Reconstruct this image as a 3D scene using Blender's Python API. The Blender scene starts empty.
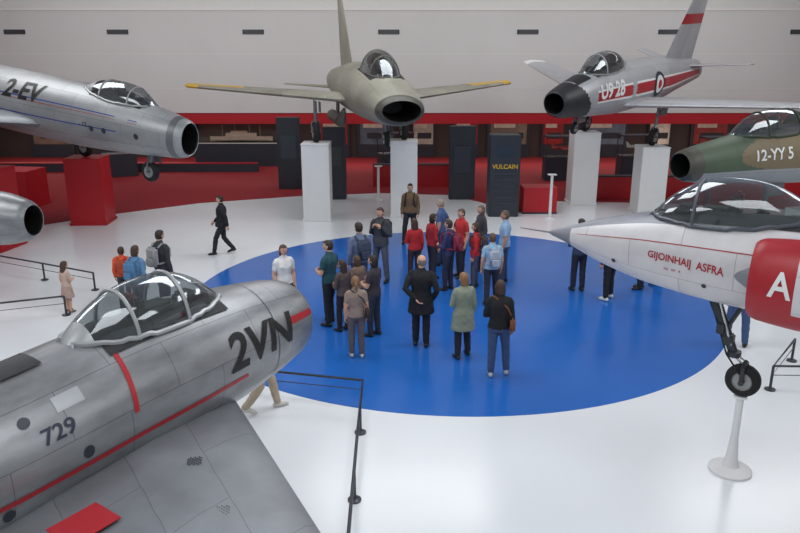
import bpy, bmesh, math, random
import numpy as np
from mathutils import Vector, Matrix
random.seed(4)
R=math.radians
scene=bpy.context.scene
try:
    scene.view_settings.view_transform='Standard'
except Exception: pass

# ------------------------------------------------------------ materials
def lin(c):
    return tuple((x/12.92 if x<=0.04045 else ((x+0.055)/1.055)**2.4) for x in [v/255.0 for v in c])+(1,)
_m={}
def mat(name,rgb,rough=.5,metal=0,var=0.0,vscale=3.0,bump=0.0,coat=0.0,emit=0.0,panels=False,pscale=1.0,spec=None,stretch=None):
    if name in _m: return _m[name]
    m=bpy.data.materials.new(name); m.use_nodes=True
    nt=m.node_tree; b=nt.nodes['Principled BSDF']
    c=lin(rgb)
    b.inputs['Base Color'].default_value=c
    b.inputs['Roughness'].default_value=rough
    b.inputs['Metallic'].default_value=metal
    if spec is not None: b.inputs['Specular IOR Level'].default_value=spec
    if coat: b.inputs['Coat Weight'].default_value=coat; b.inputs['Coat Roughness'].default_value=.08
    if emit:
        b.inputs['Emission Color'].default_value=c; b.inputs['Emission Strength'].default_value=emit
    last=None
    if var:
        tc=nt.nodes.new('ShaderNodeTexCoord'); n=nt.nodes.new('ShaderNodeTexNoise')
        n.inputs['Scale'].default_value=vscale; n.inputs['Detail'].default_value=8; n.inputs['Roughness'].default_value=.6
        if stretch:
            mp=nt.nodes.new('ShaderNodeMapping'); mp.inputs['Scale'].default_value=stretch
            nt.links.new(tc.outputs['Object'],mp.inputs['Vector']); nt.links.new(mp.outputs[0],n.inputs['Vector'])
        else: nt.links.new(tc.outputs['Object'],n.inputs['Vector'])
        r=nt.nodes.new('ShaderNodeMapRange'); r.inputs['From Min'].default_value=.3; r.inputs['From Max'].default_value=.7
        r.inputs['To Min'].default_value=1-var; r.inputs['To Max'].default_value=1+var*.5
        nt.links.new(n.outputs['Fac'],r.inputs['Value'])
        mx=nt.nodes.new('ShaderNodeMix'); mx.data_type='RGBA'; mx.blend_type='MULTIPLY'; mx.inputs[0].default_value=1
        mx.inputs[6].default_value=c
        nt.links.new(r.outputs['Result'],mx.inputs[7]); last=mx.outputs[2]
        r2=nt.nodes.new('ShaderNodeMapRange'); r2.inputs['To Min'].default_value=max(0,rough-.1); r2.inputs['To Max'].default_value=rough+.1
        nt.links.new(n.outputs['Fac'],r2.inputs['Value']); nt.links.new(r2.outputs['Result'],b.inputs['Roughness'])
    if panels:
        uv=nt.nodes.new('ShaderNodeUVMap'); br=nt.nodes.new('ShaderNodeTexBrick')
        br.inputs['Scale'].default_value=1.0; br.inputs['Brick Width'].default_value=1.1*pscale; br.inputs['Row Height'].default_value=.47*pscale
        br.inputs['Mortar Size'].default_value=.004; br.inputs['Mortar Smooth'].default_value=.3; br.inputs['Bias'].default_value=0
        br.inputs['Color1'].default_value=(1,1,1,1); br.inputs['Color2'].default_value=(.88,.88,.89,1); br.inputs['Mortar'].default_value=(.45,.45,.46,1)
        nt.links.new(uv.outputs[0],br.inputs['Vector'])
        m2=nt.nodes.new('ShaderNodeMix'); m2.data_type='RGBA'; m2.blend_type='MULTIPLY'; m2.inputs[0].default_value=1
        if last: nt.links.new(last,m2.inputs[6])
        else: m2.inputs[6].default_value=c
        nt.links.new(br.outputs['Color'],m2.inputs[7]); last=m2.outputs[2]
    if last: nt.links.new(last,b.inputs['Base Color'])
    if bump:
        tc=nt.nodes.new('ShaderNodeTexCoord'); n=nt.nodes.new('ShaderNodeTexNoise'); n.inputs['Scale'].default_value=vscale*6
        nt.links.new(tc.outputs['Object'],n.inputs['Vector'])
        bp=nt.nodes.new('ShaderNodeBump'); bp.inputs['Strength'].default_value=bump; bp.inputs['Distance'].default_value=.01
        nt.links.new(n.outputs['Fac'],bp.inputs['Height']); nt.links.new(bp.outputs[0],b.inputs['Normal'])
    _m[name]=m; return m
def glassmat(name,tint=(.62,.66,.66)):
    if name in _m: return _m[name]
    m=bpy.data.materials.new(name); m.use_nodes=True; nt=m.node_tree; nt.nodes.clear()
    o=nt.nodes.new('ShaderNodeOutputMaterial'); t=nt.nodes.new('ShaderNodeBsdfTransparent'); g=nt.nodes.new('ShaderNodeBsdfGlossy')
    t.inputs[0].default_value=tint+(1,); g.inputs[0].default_value=(.9,.95,1,1); g.inputs['Roughness'].default_value=.06
    lw=nt.nodes.new('ShaderNodeLayerWeight'); lw.inputs['Blend'].default_value=.3
    mr=nt.nodes.new('ShaderNodeMapRange'); mr.inputs['To Min'].default_value=.07; mr.inputs['To Max'].default_value=.6
    mx=nt.nodes.new('ShaderNodeMixShader')
    nt.links.new(lw.outputs['Facing'],mr.inputs['Value']); nt.links.new(mr.outputs['Result'],mx.inputs[0])
    nt.links.new(t.outputs[0],mx.inputs[1]); nt.links.new(g.outputs[0],mx.inputs[2]); nt.links.new(mx.outputs[0],o.inputs[0])
    _m[name]=m; return m

WHITE=mat('white_paint',(220,220,220),.5,var=.03)
FLOORW=mat('floor_white_gloss',(220,223,227),.2,var=.012,vscale=.5)
BLUE=mat('floor_blue_gloss',(34,98,180),.17,var=.06,vscale=.7,spec=.5)
WALL=mat('wall_grey',(208,207,206),.7,var=.03,vscale=.5)
WALLHI=mat('wall_light',(228,227,224),.7,var=.02)
RED=mat('red_paint',(176,22,34),.45,var=.05)
CARPET=mat('red_carpet',(138,18,30),.9,var=.15,vscale=8,bump=.2)
DARK=mat('dark_panel',(42,46,56),.5,var=.1)
DARKW=mat('gallery_dark',(64,54,52),.8,var=.15)
BLACK=mat('black',(10,10,11),.5)
RUBBER=mat('rubber',(22,22,23),.8,var=.1)
STEEL=mat('steel_gear',(120,122,125),.4,.6,var=.1)
RAILM=mat('rail_dark_metal',(70,72,76),.35,.7)
GLASS=glassmat('canopy_glass')
COCK=mat('cockpit_dark',(34,36,38),.7,var=.2)
SEAT=mat('seat_grey',(60,64,60),.8,var=.2)
SILVER=mat('aluminium_skin_worn',(146,148,151),.36,.5,var=.38,vscale=1.9,panels=True,stretch=(.6,1.6,1.6))
SILVER2=mat('aluminium_skin_b',(164,166,168),.42,.45,var=.24,vscale=1.2,panels=True,stretch=(.6,1.6,1.6))
GREYW=mat('wing_grey_paint',(128,131,136),.45,.35,var=.26,vscale=1.3,panels=True,pscale=1.5)
FRAME=mat('canopy_frame',(164,166,168),.4,.5)
OLIVE=mat('olive_grey',(150,148,134),.5,.1,var=.32,vscale=.9,panels=True)
CGREY=mat('sabre_grey',(176,178,182),.4,.3,var=.08,panels=True)
GREEN=mat('camo_green',(72,88,68),.55,var=.1,panels=True)
BROWN=mat('camo_tan',(120,106,82),.55,var=.1,panels=True)
LGREY=mat('camo_grey',(150,154,156),.5,var=.08,panels=True)
MWHITE=mat('delta_white',(208,205,207),.38,.1,var=.1,panels=True,pscale=1.2)
REDP=mat('jet_red',(160,24,36),.4,var=.08)
YEL=mat('jet_yellow',(206,166,40),.5,var=.1)
NAVY=mat('jet_navy',(34,40,60),.45,var=.1)
BLUES=mat('jet_blue_stripe',(40,60,140),.45)

# ------------------------------------------------------------ mesh helpers
def link(o,parent=None):
    scene.collection.objects.link(o)
    if parent is not None: o.parent=parent
    return o
def mkobj(name,verts,faces,mats,fm=None,parent=None,smooth=True,uvs=None,angle=None):
    me=bpy.data.meshes.new(name); me.from_pydata([tuple(v) for v in verts],[],faces)
    for m in (mats if isinstance(mats,(list,tuple)) else [mats]): me.materials.append(m)
    if fm is not None: me.polygons.foreach_set('material_index',fm)
    if uvs is not None:
        ul=me.uv_layers.new(name='UVMap'); ul.data.foreach_set('uv',[c for p in uvs for c in p])
    if smooth: me.polygons.foreach_set('use_smooth',[True]*len(me.polygons))
    me.update()
    if smooth and angle is None: angle=40
    if smooth:
        try: me.set_sharp_from_angle(angle=R(angle))
        except Exception: pass
    o=bpy.data.objects.new(name,me); return link(o,parent)
class Acc:
    def __init__(s): s.v=[];s.f=[];s.m=[]
    def add(s,v,f,m=0,M=None):
        b=len(s.v)
        s.v+= [tuple(M@Vector(p)) if M is not None else tuple(p) for p in v]
        s.f+= [[i+b for i in q] for q in f]
        if isinstance(m,int): s.m+=[m]*len(f)
        else: s.m+=list(m)
    def obj(s,name,mats,parent=None,smooth=True,angle=40): return mkobj(name,s.v,s.f,mats,s.m,parent,smooth,None,angle)
def boxg(cx,cy,cz,sx,sy,sz,bev=.01,seg=2):
    bm=bmesh.new(); bmesh.ops.create_cube(bm,size=1)
    for v in bm.verts: v.co=Vector((v.co.x*sx+cx,v.co.y*sy+cy,v.co.z*sz+cz))
    if bev>0: bmesh.ops.bevel(bm,geom=bm.edges[:],offset=bev,segments=seg,affect='EDGES',clamp_overlap=True)
    bm.verts.index_update()
    v=[p.co.copy() for p in bm.verts]; f=[[q.index for q in p.verts] for p in bm.faces]; bm.free(); return v,f
def lathe(prof,n=24,cap=True):
    v=[];f=[]
    for r,z in prof:
        for i in range(n):
            a=2*math.pi*i/n; v.append(Vector((r*math.cos(a),r*math.sin(a),z)))
    for k in range(len(prof)-1):
        for i in range(n):
            j=(i+1)%n; f.append([k*n+i,k*n+j,(k+1)*n+j,(k+1)*n+i])
    if cap:
        f.append(list(range(n))[::-1]); f.append([(len(prof)-1)*n+i for i in range(n)])
    return v,f
def tube(pts,rad,n=10,cap=True):
    pts=[Vector(p) for p in pts]; v=[];f=[]
    if not isinstance(rad,(list,tuple)): rad=[rad]*len(pts)
    x0=None
    for k,p in enumerate(pts):
        t=Vector((0,0,0))
        if k>0: t+=(p-pts[k-1]).normalized()
        if k<len(pts)-1: t+=(pts[k+1]-p).normalized()
        t.normalize()
        if x0 is None:
            x0=t.orthogonal().normalized()
        x0=(x0-t*x0.dot(t)).normalized(); y0=t.cross(x0)
        for i in range(n):
            a=2*math.pi*i/n; v.append(p+(x0*math.cos(a)+y0*math.sin(a))*rad[k])
    for k in range(len(pts)-1):
        for i in range(n):
            j=(i+1)%n; f.append([k*n+i,k*n+j,(k+1)*n+j,(k+1)*n+i])
    if cap:
        f.append(list(range(n))[::-1]); f.append([(len(pts)-1)*n+i for i in range(n)])
    return v,f
def ell(c,r,nu=12,nv=8,M=None):
    v=[];f=[]
    for j in range(1,nv):
        t=math.pi*j/nv
        for i in range(nu):
            a=2*math.pi*i/nu; v.append(Vector((c[0]+r[0]*math.sin(t)*math.cos(a),c[1]+r[1]*math.sin(t)*math.sin(a),c[2]+r[2]*math.cos(t))))
    for j in range(nv-2):
        for i in range(nu):
            k=(i+1)%nu; f.append([j*nu+i,(j+1)*nu+i,(j+1)*nu+k,j*nu+k])
    a=len(v); v.append(Vector((c[0],c[1],c[2]+r[2]))); v.append(Vector((c[0],c[1],c[2]-r[2])))
    for i in range(nu):
        k=(i+1)%nu; f.append([a,i,k]); f.append([a+1,(nv-2)*nu+k,(nv-2)*nu+i])
    if M is not None: v=[M@p for p in v]
    return v,f
def slab(name,pts,z0,z1,m):
    n=len(pts); v=[(x,y,z0) for x,y in pts]+[(x,y,z1) for x,y in pts]
    f=[list(range(n))[::-1],list(range(n,2*n))]+[[i,(i+1)%n,n+(i+1)%n,n+i] for i in range(n)]
    return mkobj(name,v,f,m,smooth=False)
def boxobj(name,x0,x1,y0,y1,z0,z1,m,bev=0.0,parent=None):
    v,f=boxg((x0+x1)/2,(y0+y1)/2,(z0+z1)/2,x1-x0,y1-y0,z1-z0,bev)
    return mkobj(name,v,f,m,parent=parent,smooth=False)

# ------------------------------------------------------------ room
XW=22
boxobj('floor',-XW,XW,-3,38,-.2,0,FLOORW)
slab('floor_blue_circle',[(1.13+5.86*math.cos(2*math.pi*i/128),15.74+5.86*math.sin(2*math.pi*i/128)) for i in range(128)],0,.004,BLUE)
edge=[(-XW,17.5),(-17,18.8),(-14.3,20.1),(-12.3,21.6),(-10.1,23.9),(-7.3,26.05),(-3.8,27.4),(-.8,28.0),(1.9,27.6),(2.9,26.3),(3.9,24.5),(5.2,24.4),(5.8,26.4),(9.5,26.0),(10.8,25.7),(17,24.1),(XW,22.5)]
slab('floor_red_carpet',edge+[(XW,38),(-XW,38)],0,.02,CARPET)
boxobj('wall_back',-XW,XW,34,34.5,2.6,7.07,WALL)
boxobj('wall_back_clerestory',-XW,XW,34.9,35.2,7.0,9.2,WALLHI)
boxobj('trim_1',-XW,XW,33.95,34.9,7.05,7.14,WALLHI)
boxobj('trim_2',-XW,XW,34.05,34.3,2.1,2.6,RED)
boxobj('ceiling_gallery',-XW,XW,34.3,38,2.55,2.75,DARKW)
boxobj('wall_gallery',-XW,XW,38,38.3,0,2.75,DARKW)
boxobj('wall_left',-XW-.3,-XW,-3,38.3,-.2,9.2,WALL)
boxobj('wall_right',XW,XW+.3,-3,38.3,-.2,9.2,WALL)
boxobj('ceiling',-XW,XW,-3,35.2,9.1,9.3,WALLHI)
for i,x in enumerate([-17.2,-12.6,-6.55,-.5,5.7,12.0,17.9]):
    a=Acc()
    a.add(*boxg(x,33.985,6.15,.95,.05,.2,.01),0)
    for k in range(4): a.add(*boxg(x,33.95,6.08+k*.045,.85,.03,.012,0),1)
    a.obj('air_vent',[DARK,STEEL],smooth=False)
for i,z in enumerate([3.7,5.2]): boxobj('trim_%d'%(i+3),-XW,XW,33.99,34.0,z,z+.015,WALLHI)

def boxes(name,lst,mats,bev=.012):
    a=Acc()
    for b in lst: a.add(*boxg(*b[:6],bev),b[6])
    return a.obj(name,mats,smooth=False)
def text_mesh(body,size,shear=0,flipx=False,bold=0.0):
    cu=bpy.data.curves.new('t','FONT'); cu.body=body; cu.size=size; cu.shear=shear; cu.offset=bold
    cu.resolution_u=4
    ob=bpy.data.objects.new('t',cu); scene.collection.objects.link(ob)
    dg=bpy.context.evaluated_depsgraph_get(); me=bpy.data.meshes.new_from_object(ob.evaluated_get(dg))
    bpy.data.objects.remove(ob); bpy.data.curves.remove(cu)
    bm=bmesh.new(); bm.from_mesh(me); bpy.data.meshes.remove(me)
    bmesh.ops.triangulate(bm,faces=bm.faces[:])
    for _ in range(3):
        le=[e for e in bm.edges if e.calc_length()>size*.16]
        if le: bmesh.ops.subdivide_edges(bm,edges=le,cuts=1); bmesh.ops.triangulate(bm,faces=bm.faces[:])
    bm.verts.index_update()
    v=[p.co.copy() for p in bm.verts]; f=[[q.index for q in p.verts] for p in bm.faces]; bm.free()
    return v,f

# gallery contents
boxes('exhibit_panel',[(-4.4,28.9,1.42,.9,.35,2.84,0),(-4.4,28.7,1.7,.6,.02,.9,1)],[DARK,mat('pr1',(52,62,74),.5)])
boxes('exhibit_panel',[(-2.42,26.9,1.33,.82,.35,2.66,0),(-2.42,26.7,1.6,.5,.02,.7,1)],[DARK,mat('pr2',(58,58,60),.5)])
boxes('exhibit_panel',[(2.3,26.9,1.35,.95,.4,2.7,0),(2.3,26.68,1.5,.65,.02,1.0,1)],[DARK,mat('pr3',(48,54,66),.5)])
a=Acc(); a.add(*boxg(3.45,24.1,1.35,1.0,.75,2.7,.02),0)
for k in range(6): a.add(*boxg(3.45,23.715,.45+k*.2,.7,.02,.03,0),1)
v,f=text_mesh('VULCAIN',.2,bold=.004); a.add(v,f,2,Matrix.Translation((3.03,23.715,1.62))@Matrix.Rotation(R(90),4,'X'))
a.add(*boxg(3.45,23.715,2.2,.6,.02,.35,.0),3)
a.obj('exhibit_cabinet',[DARK,mat('slat',(60,64,72),.4),YEL,mat('pr4',(30,46,60),.4)],smooth=False)
boxes('red_plinth',[(4.75,24.6,.45,1.15,.8,.9,0),(4.75,24.6,.03,1.19,.84,.06,1)],[RED,DARK])
boxes('red_barrier_wall',[(11,26.9,.42,8,.25,.84,0),(11,26.9,.86,8.04,.3,.05,1)],[RED,DARK])
boxes('red_barrier_wall',[(.6,29.4,.45,3.4,.25,.9,0),(.6,29.4,.92,3.44,.3,.04,1)],[RED,DARK])
boxes('gallery_bench',[(-14,33.2,.2,15,.3,.4,0),(-14,33.2,.41,15,.32,.03,1)],[DARK,RED])
for (x,w,c) in [(-18,2.2,(122,102,88)),(-15.0,1.4,(150,30,34)),(-12.4,1.4,(126,114,100)),(-3.4,1.6,(150,30,34)),(-1.2,2.0,(90,102,120)),(1.2,1.2,(186,180,170)),(3.4,1.4,(150,30,34)),(5.6,2.2,(122,110,96)),(7.9,1.2,(150,30,34)),(10.5,2.6,(100,116,134)),(13.4,1.2,(216,210,196)),(16,2,(140,50,46)),(18.8,1.8,(118,126,118))]:
    boxes('gallery_poster_board',[(x,37.9,1.25,w,.14,2.44,0),(x,37.81,1.45,w*.85,.04,1.5,1),(x-w*.1,37.78,1.8,w*.5,.02,.5,2),(x+w*.05,37.78,1.15,w*.6,.02,.3,3)],[DARK,mat('post%d%d%d'%c,c,.5,var=.4,vscale=2),mat('postw',(200,192,178),.6,var=.3),mat('postk',(40,44,54),.6,var=.3)])
for (x,y,c) in [(-.2,32.2,(200,200,196)),(6.9,31,(170,60,50)),(10.2,31.4,(190,190,186)),(13.4,30.6,(90,110,140)),(-12.4,32,(190,186,176))]:
    a=Acc(); a.add(*boxg(0,0,.5,1.5,.7,1.0,.02),0); a.add(*boxg(0,0,1.85,1.5,.7,.06,.01),0)
    for sx in (-.73,.73):
        for sy in (-.33,.33): a.add(*boxg(sx,sy,1.42,.03,.03,.85,.0),0)
    a.add(*tube([(-.45,0,1.35),(-.35,0,1.36),(.2,0,1.38),(.5,0,1.36)],[.02,.07,.07,.01],12),1)
    a.add([Vector((.15,-.5,1.36)),Vector((-.1,-.5,1.36)),Vector((-.15,0,1.37)),Vector((-.1,.5,1.36)),Vector((.15,.5,1.36)),Vector((.2,0,1.37))],[[0,1,2,5],[5,2,3,4]],1)
    a.add([Vector((-.45,0,1.38)),Vector((-.25,0,1.4)),Vector((-.42,0,1.58)),Vector((-.5,0,1.58))],[[0,1,2,3]],1)
    a.add(*tube([(0,0,1.0),(0,0,1.33)],.012,8),0)
    o=a.obj('model_aircraft_showcase',[DARK,mat('mdl%d%d%d'%c,c,.4)]); o.location=(x,y,.02); o.rotation_euler=(0,0,R(12*(x%3)-10))
a=Acc()
a.add(*boxg(-7.6,35.2,.55,4.4,.8,1.1,.02),0); a.add(*boxg(-7.6,35.55,1.6,4.4,.1,1.1,.01),1)
a.add(*boxg(-7.6,35.2,2.12,4.4,.8,.1,.01),0)
for x in (-9.78,-5.42): a.add(*boxg(x,35.2,1.6,.06,.8,1.0,.01),0)
a.add(*boxg(-7.6,34.79,1.12,4.3,.03,.05,.005),3)
hull=[]
n=14
for k in range(n+1):
    t=k/n; w=.16*math.sin(math.pi*min(1,max(0.02,t*.96+.02)))**.6; x=-9.1+3.0*t
    hull.append([Vector((x,35.1-w,1.42)),Vector((x,35.1-w*.7,1.25)),Vector((x,35.1,1.18)),Vector((x,35.1+w*.7,1.25)),Vector((x,35.1+w,1.42))])
vv=[p for r in hull for p in r]; ff=[[k*5+i,k*5+i+1,(k+1)*5+i+1,(k+1)*5+i] for k in range(n) for i in range(4)]+[[k*5,(k+1)*5,(k+1)*5+4,k*5+4] for k in range(n)]
a.add(vv,ff,2)
a.add(*boxg(-7.6,35.1,1.5,1.5,.2,.16,.02),2); a.add(*boxg(-7.7,35.1,1.62,.8,.15,.12,.02),2)
for x in (-8.5,-7.9,-7.2,-6.7): a.add(*tube([(x,35.1,1.4),(x,35.1,1.95)],.015,6),2)
a.obj('ship_model_showcase',[DARK,mat('case_back',(136,124,112),.7),mat('model_wood',(226,212,186),.5,var=.1),mat('case_lip',(210,210,206),.4)],smooth=False)
for (x,y,h) in [(-.8,26.6,1.25),(4.95,23.45,1.45)]:
    a=Acc(); a.add(*lathe([(.16,0),(.16,.03),(.05,.05),(.045,h-.1),(.05,h)],16),0); a.add(*boxg(0,0,h+.02,.28,.2,.03,.008),0)
    o=a.obj('sign_post',[WHITE]); o.location=(x,y,.0)

# ------------------------------------------------------------ aircraft toolkit
class Fus:
    def __init__(s,st,yc=0.0): s.st=st; s.yc=yc; s.L=st[-1][0]
    def at(s,x):
        st=s.st; n=len(st)
        if x<=st[0][0]: return st[0][1:]
        if x>=st[-1][0]: return st[-1][1:]
        i=0
        while st[i+1][0]<x: i+=1
        x0,x1=st[i][0],st[i+1][0]; h=x1-x0; t=(x-x0)/h
        out=[]
        for k in range(1,5):
            p0,p1=st[i][k],st[i+1][k]
            d=(p1-p0)/h
            dl=(p0-st[i-1][k])/(x0-st[i-1][0]) if i>0 else d*1.3
            dr=(st[i+2][k]-p1)/(st[i+2][0]-x1) if i<n-2 else d
            m0=0 if dl*d<=0 else 2*dl*d/(dl+d); m1=0 if dr*d<=0 else 2*d*dr/(d+dr)
            if i==0: m0=dl
            a=2*t**3-3*t*t+1;b=t**3-2*t*t+t;c=-2*t**3+3*t*t;e=t**3-t*t
            out.append(a*p0+b*h*m0+c*p1+e*h*m1)
        return out
    def P(s,x,a,off=0.0,sc=1.0):
        zc,ry,rt,rb=s.at(x); c=math.cos(a); sn=math.sin(a)
        rz=rt if c>0 else rb
        return Vector((-x,s.yc-(ry*sc+off)*sn,zc+(rz*sc+off)*c))
    def build(s,name,parent,mats,matfn=None,intake=False,duct=None,na=56,ns=90,exhaust=True,darkidx=None):
        L=s.L; ss=[L*(k/ns)**1.4 for k in range(ns+1)]
        rings=[]
        if intake:
            for (x,sc) in [(1.3,.55),(.7,.7),(.25,.83),(.06,.9),(.0,.93)]: rings.append((x,0,sc,True))
            rings.append((-.012,0,.965,False))
        for x in ss[(0 if not intake else 1):]:
            rings.append((x,x,1,False))
        if exhaust: rings+= [(L+.01,L,.93,False),(L-.05,L,.86,True),(L-.6,L,.7,True)]
        v=[];f=[];fm=[];uv=[]
        for (xp,xs,sc,dk) in rings:
            for j in range(na):
                p=s.P(xs,2*math.pi*j/na,0,sc); p.x=-xp; v.append(p)
        for k in range(len(rings)-1):
            dk=rings[k][3] and rings[k+1][3]
            for j in range(na):
                j2=(j+1)%na; f.append([k*na+j,(k+1)*na+j,(k+1)*na+j2,k*na+j2])
                a=(j+.5)/na*2*math.pi
                if a>math.pi: a-=2*math.pi
                xm=(rings[k][1]+rings[k+1][1])/2
                fm.append(darkidx if (dk and darkidx is not None) else (matfn(xm,a) if matfn else 0))
                u0,u1=rings[k][0],rings[k+1][0]; w0,w1=j/na*4.2,(j+1)/na*4.2
                uv+=[(u0,w0),(u1,w0),(u1,w1),(u0,w1)]
        def capf(k,rev):
            idx=[k*na+j for j in range(na)]
            if rev: idx=idx[::-1]
            f.append(idx); fm.append(darkidx if darkidx is not None else 0); uv.extend([(0,0)]*na)
        capf(0,False); capf(len(rings)-1,True)
        return mkobj(name,v,f,mats,fm,parent,True,uv,angle=50)
    def patch(s,name,parent,x0,x1,a0,a1,m,off=.006,slant=0.0,nx=10,na=10):
        v=[];f=[]
        for i in range(nx+1):
            for j in range(na+1):
                x=x0+(x1-x0)*i/nx; a=a0+(a1-a0)*j/na
                v.append(s.P(x+slant*j/na,R(a),off))
        for i in range(nx):
            for j in range(na):
                q=i*(na+1)+j; f.append([q,q+1,q+na+2,q+na+1])
        return mkobj(name,v,f,m,parent=parent)
    def disc(s,name,parent,x,a,r,m,off=.008,r0=0):
        zc,ry,rt,rb=s.at(x); rr=(ry+rt)/2; v=[];f=[];n=28
        for k in range(4):
            q=r0+(r-r0)*k/3
            for i in range(n):
                t=2*math.pi*i/n; v.append(s.P(x+q*math.cos(t),R(a)+q*math.sin(t)/rr,off))
        for k in range(3):
            for i in range(n):
                j=(i+1)%n; f.append([k*n+i,k*n+j,(k+1)*n+j,(k+1)*n+i])
        return mkobj(name,v,f,m,parent=parent)
    def text(s,name,parent,body,side,x,a,size,m,shear=0,off=.009,bold=0.0,mirror=False,tilt=0.0):
        v,f=text_mesh(body,size,shear,bold=bold); zc,ry,rt,rb=s.at(x); rr=(ry+rt)/2
        wmax=max(p.x for p in v); o=[]
        for p in v:
            px=wmax-p.x if mirror else p.x; py=p.y+px*tilt
            if side=='R': o.append(s.P(x-px,R(a)-py/rr,off))
            else: o.append(s.P(x+px,-(R(a)-py/rr),off))
        return mkobj(name,o,f,m,parent=parent,smooth=False)
def wing(name,parent,le0,c0,t0,le1,c1,t1,nrm,mats,ns=14,matfn=None):
    prof=[(1,0),(.8,.32),(.55,.78),(.3,1),(.12,.78),(.04,.48),(0,0),(.04,-.4),(.12,-.62),(.3,-.8),(.55,-.6),(.8,-.25)]
    le0=Vector(le0);le1=Vector(le1);nrm=Vector(nrm).normalized(); v=[];f=[];fm=[];uv=[]; n=len(prof)
    secs=[(k/ns,1) for k in range(ns+1)]+[(1.008,.8),(1.015,.35)]
    for (t,sc) in secs:
        p=le0.lerp(le1,t); c=c0+(c1-c0)*min(t,1); th=(t0+(t1-t0)*min(t,1))*sc
        for (x,y) in prof: v.append(p+Vector((-(x*sc+(1-sc)*.4)*c if sc<1 else -x*c,0,0))+nrm*(y*th/2))
    span=(le1-le0).length
    for k in range(len(secs)-1):
        for j in range(n):
            j2=(j+1)%n; f.append([k*n+j,k*n+j2,(k+1)*n+j2,(k+1)*n+j])
            fm.append(matfn((secs[k][0]+secs[k+1][0])/2,(prof[j][0]+prof[j2][0])/2,prof[j][1]+prof[j2][1]) if matfn else 0)
            s0,s1=secs[k][0]*span,secs[k+1][0]*span; u0,u1=prof[j][0]*c0,prof[j2][0]*c0
            uv+=[(s0,u0),(s0,u1),(s1,u1),(s1,u0)]
    f.append(list(range(n))[::-1]); fm.append(0); uv+=[(0,0)]*n
    f.append([(len(secs)-1)*n+j for j in range(n)]); fm.append(fm[-2]); uv+=[(0,0)]*n
    return mkobj(name,v,f,mats,fm,parent,True,uv,angle=50)
def canopy(F,parent,x0,x1,w,h,frames=(.3,),seats=(.55,),peak=.42,frame=FRAME,wind=.28,yoff=0,fairing=None,cockpit=True):
    nx,na=28,20
    def prof(u):
        if u<peak: t=u/peak; return (1-(1-t)**1.9)**.75
        t=(u-peak)/(1-peak); return max(0,1-t**2.4)**.8
    def wid(u): return max(0.02,math.sin(math.pi*min(1,max(0,(u*.9+.05))))**.55)
    def C(u,b,off=0):
        x=x0+(x1-x0)*u; zt=F.P(x,0).z; ry=F.at(x)[1]
        base=zt-.16*min(1,ry/.6)
        hh=(h+.16)*prof(u)+off; ww=w*wid(u)+off
        return Vector((-x,-ww*math.sin(b),base+hh*math.cos(b)))
    v=[];f=[];fm=[]
    for i in range(nx+1):
        for j in range(na+1):
            v.append(C(i/nx,R(-92+184*j/na)))
    for i in range(nx):
        for j in range(na):
            q=i*(na+1)+j; f.append([q,q+na+1,q+na+2,q+1]); fm.append(1 if (fairing is not None and (i+.5)/nx>fairing) else 0)
    mkobj('canopy_glass',v,f,[GLASS,frame],fm,parent)
    a=Acc()
    for u in list(frames):
        a.add(*tube([C(u,R(b),.006) for b in range(-90,91,10)],.020,6),0)
    for sg in (-1,1):
        pts=[]
        for i in range(0,nx+1):
            u=i/nx
            b=88
            for bb in range(88,10,-3):
                p=C(u,R(bb)); zc,ry,rt,rb=F.at(-p.x); yy=abs(p.y)/max(ry,1e-3)
                zf=zc+rt*math.sqrt(max(0,1-yy*yy)) if yy<1 else zc
                if p.z>zf+.01: b=bb; break
            pts.append(C(u,R(sg*b),.006))
        a.add(*tube(pts,.026,6),0)
    if wind:
        for sg in (-1,1): a.add(*tube([C(wind*.12,R(sg*10),.004),C(wind*.6,R(sg*26),.004),C(wind,R(sg*34),.004)],.012,6),0)
    a.obj('canopy_frame',[frame],parent)
    if cockpit:
        F.patch('cockpit_opening',parent,x0+(x1-x0)*.1,x0+(x1-x0)*(fairing or .82),-34,34,COCK,off=.012)
        for sx in seats:
            xx=x0+(x1-x0)*sx; zt=F.P(xx,0).z; b=Acc()
            b.add(*boxg(-xx,0,zt+h*.22,.12,w*.75,h*.7,.03),0)
            b.add(*boxg(-xx-.02,0,zt+h*.52,.1,w*.42,h*.28,.03),1)
            b.add(*boxg(-xx+.22,0,zt+.02,.36,w*.7,.1,.03),0)
            b.obj('ejection_seat',[SEAT,mat('headrest',(110,44,40),.8)],parent)
        xx=x0+(x1-x0)*.22; b=Acc(); b.add(*boxg(-xx,0,F.P(xx,0).z+h*.08,.22,w*.8,h*.3,.04),0); b.obj('instrument_panel',[COCK],parent)
def wheel_geo(r,w):
    return lathe([(r*.18,-w*.35),(r*.5,-w*.38),(r*.56,-w*.5),(r*.85,-w*.5),(r*.97,-w*.3),(r,0),(r*.97,w*.3),(r*.85,w*.5),(r*.56,w*.5),(r*.5,w*.38),(r*.18,w*.35)],28)
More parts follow.
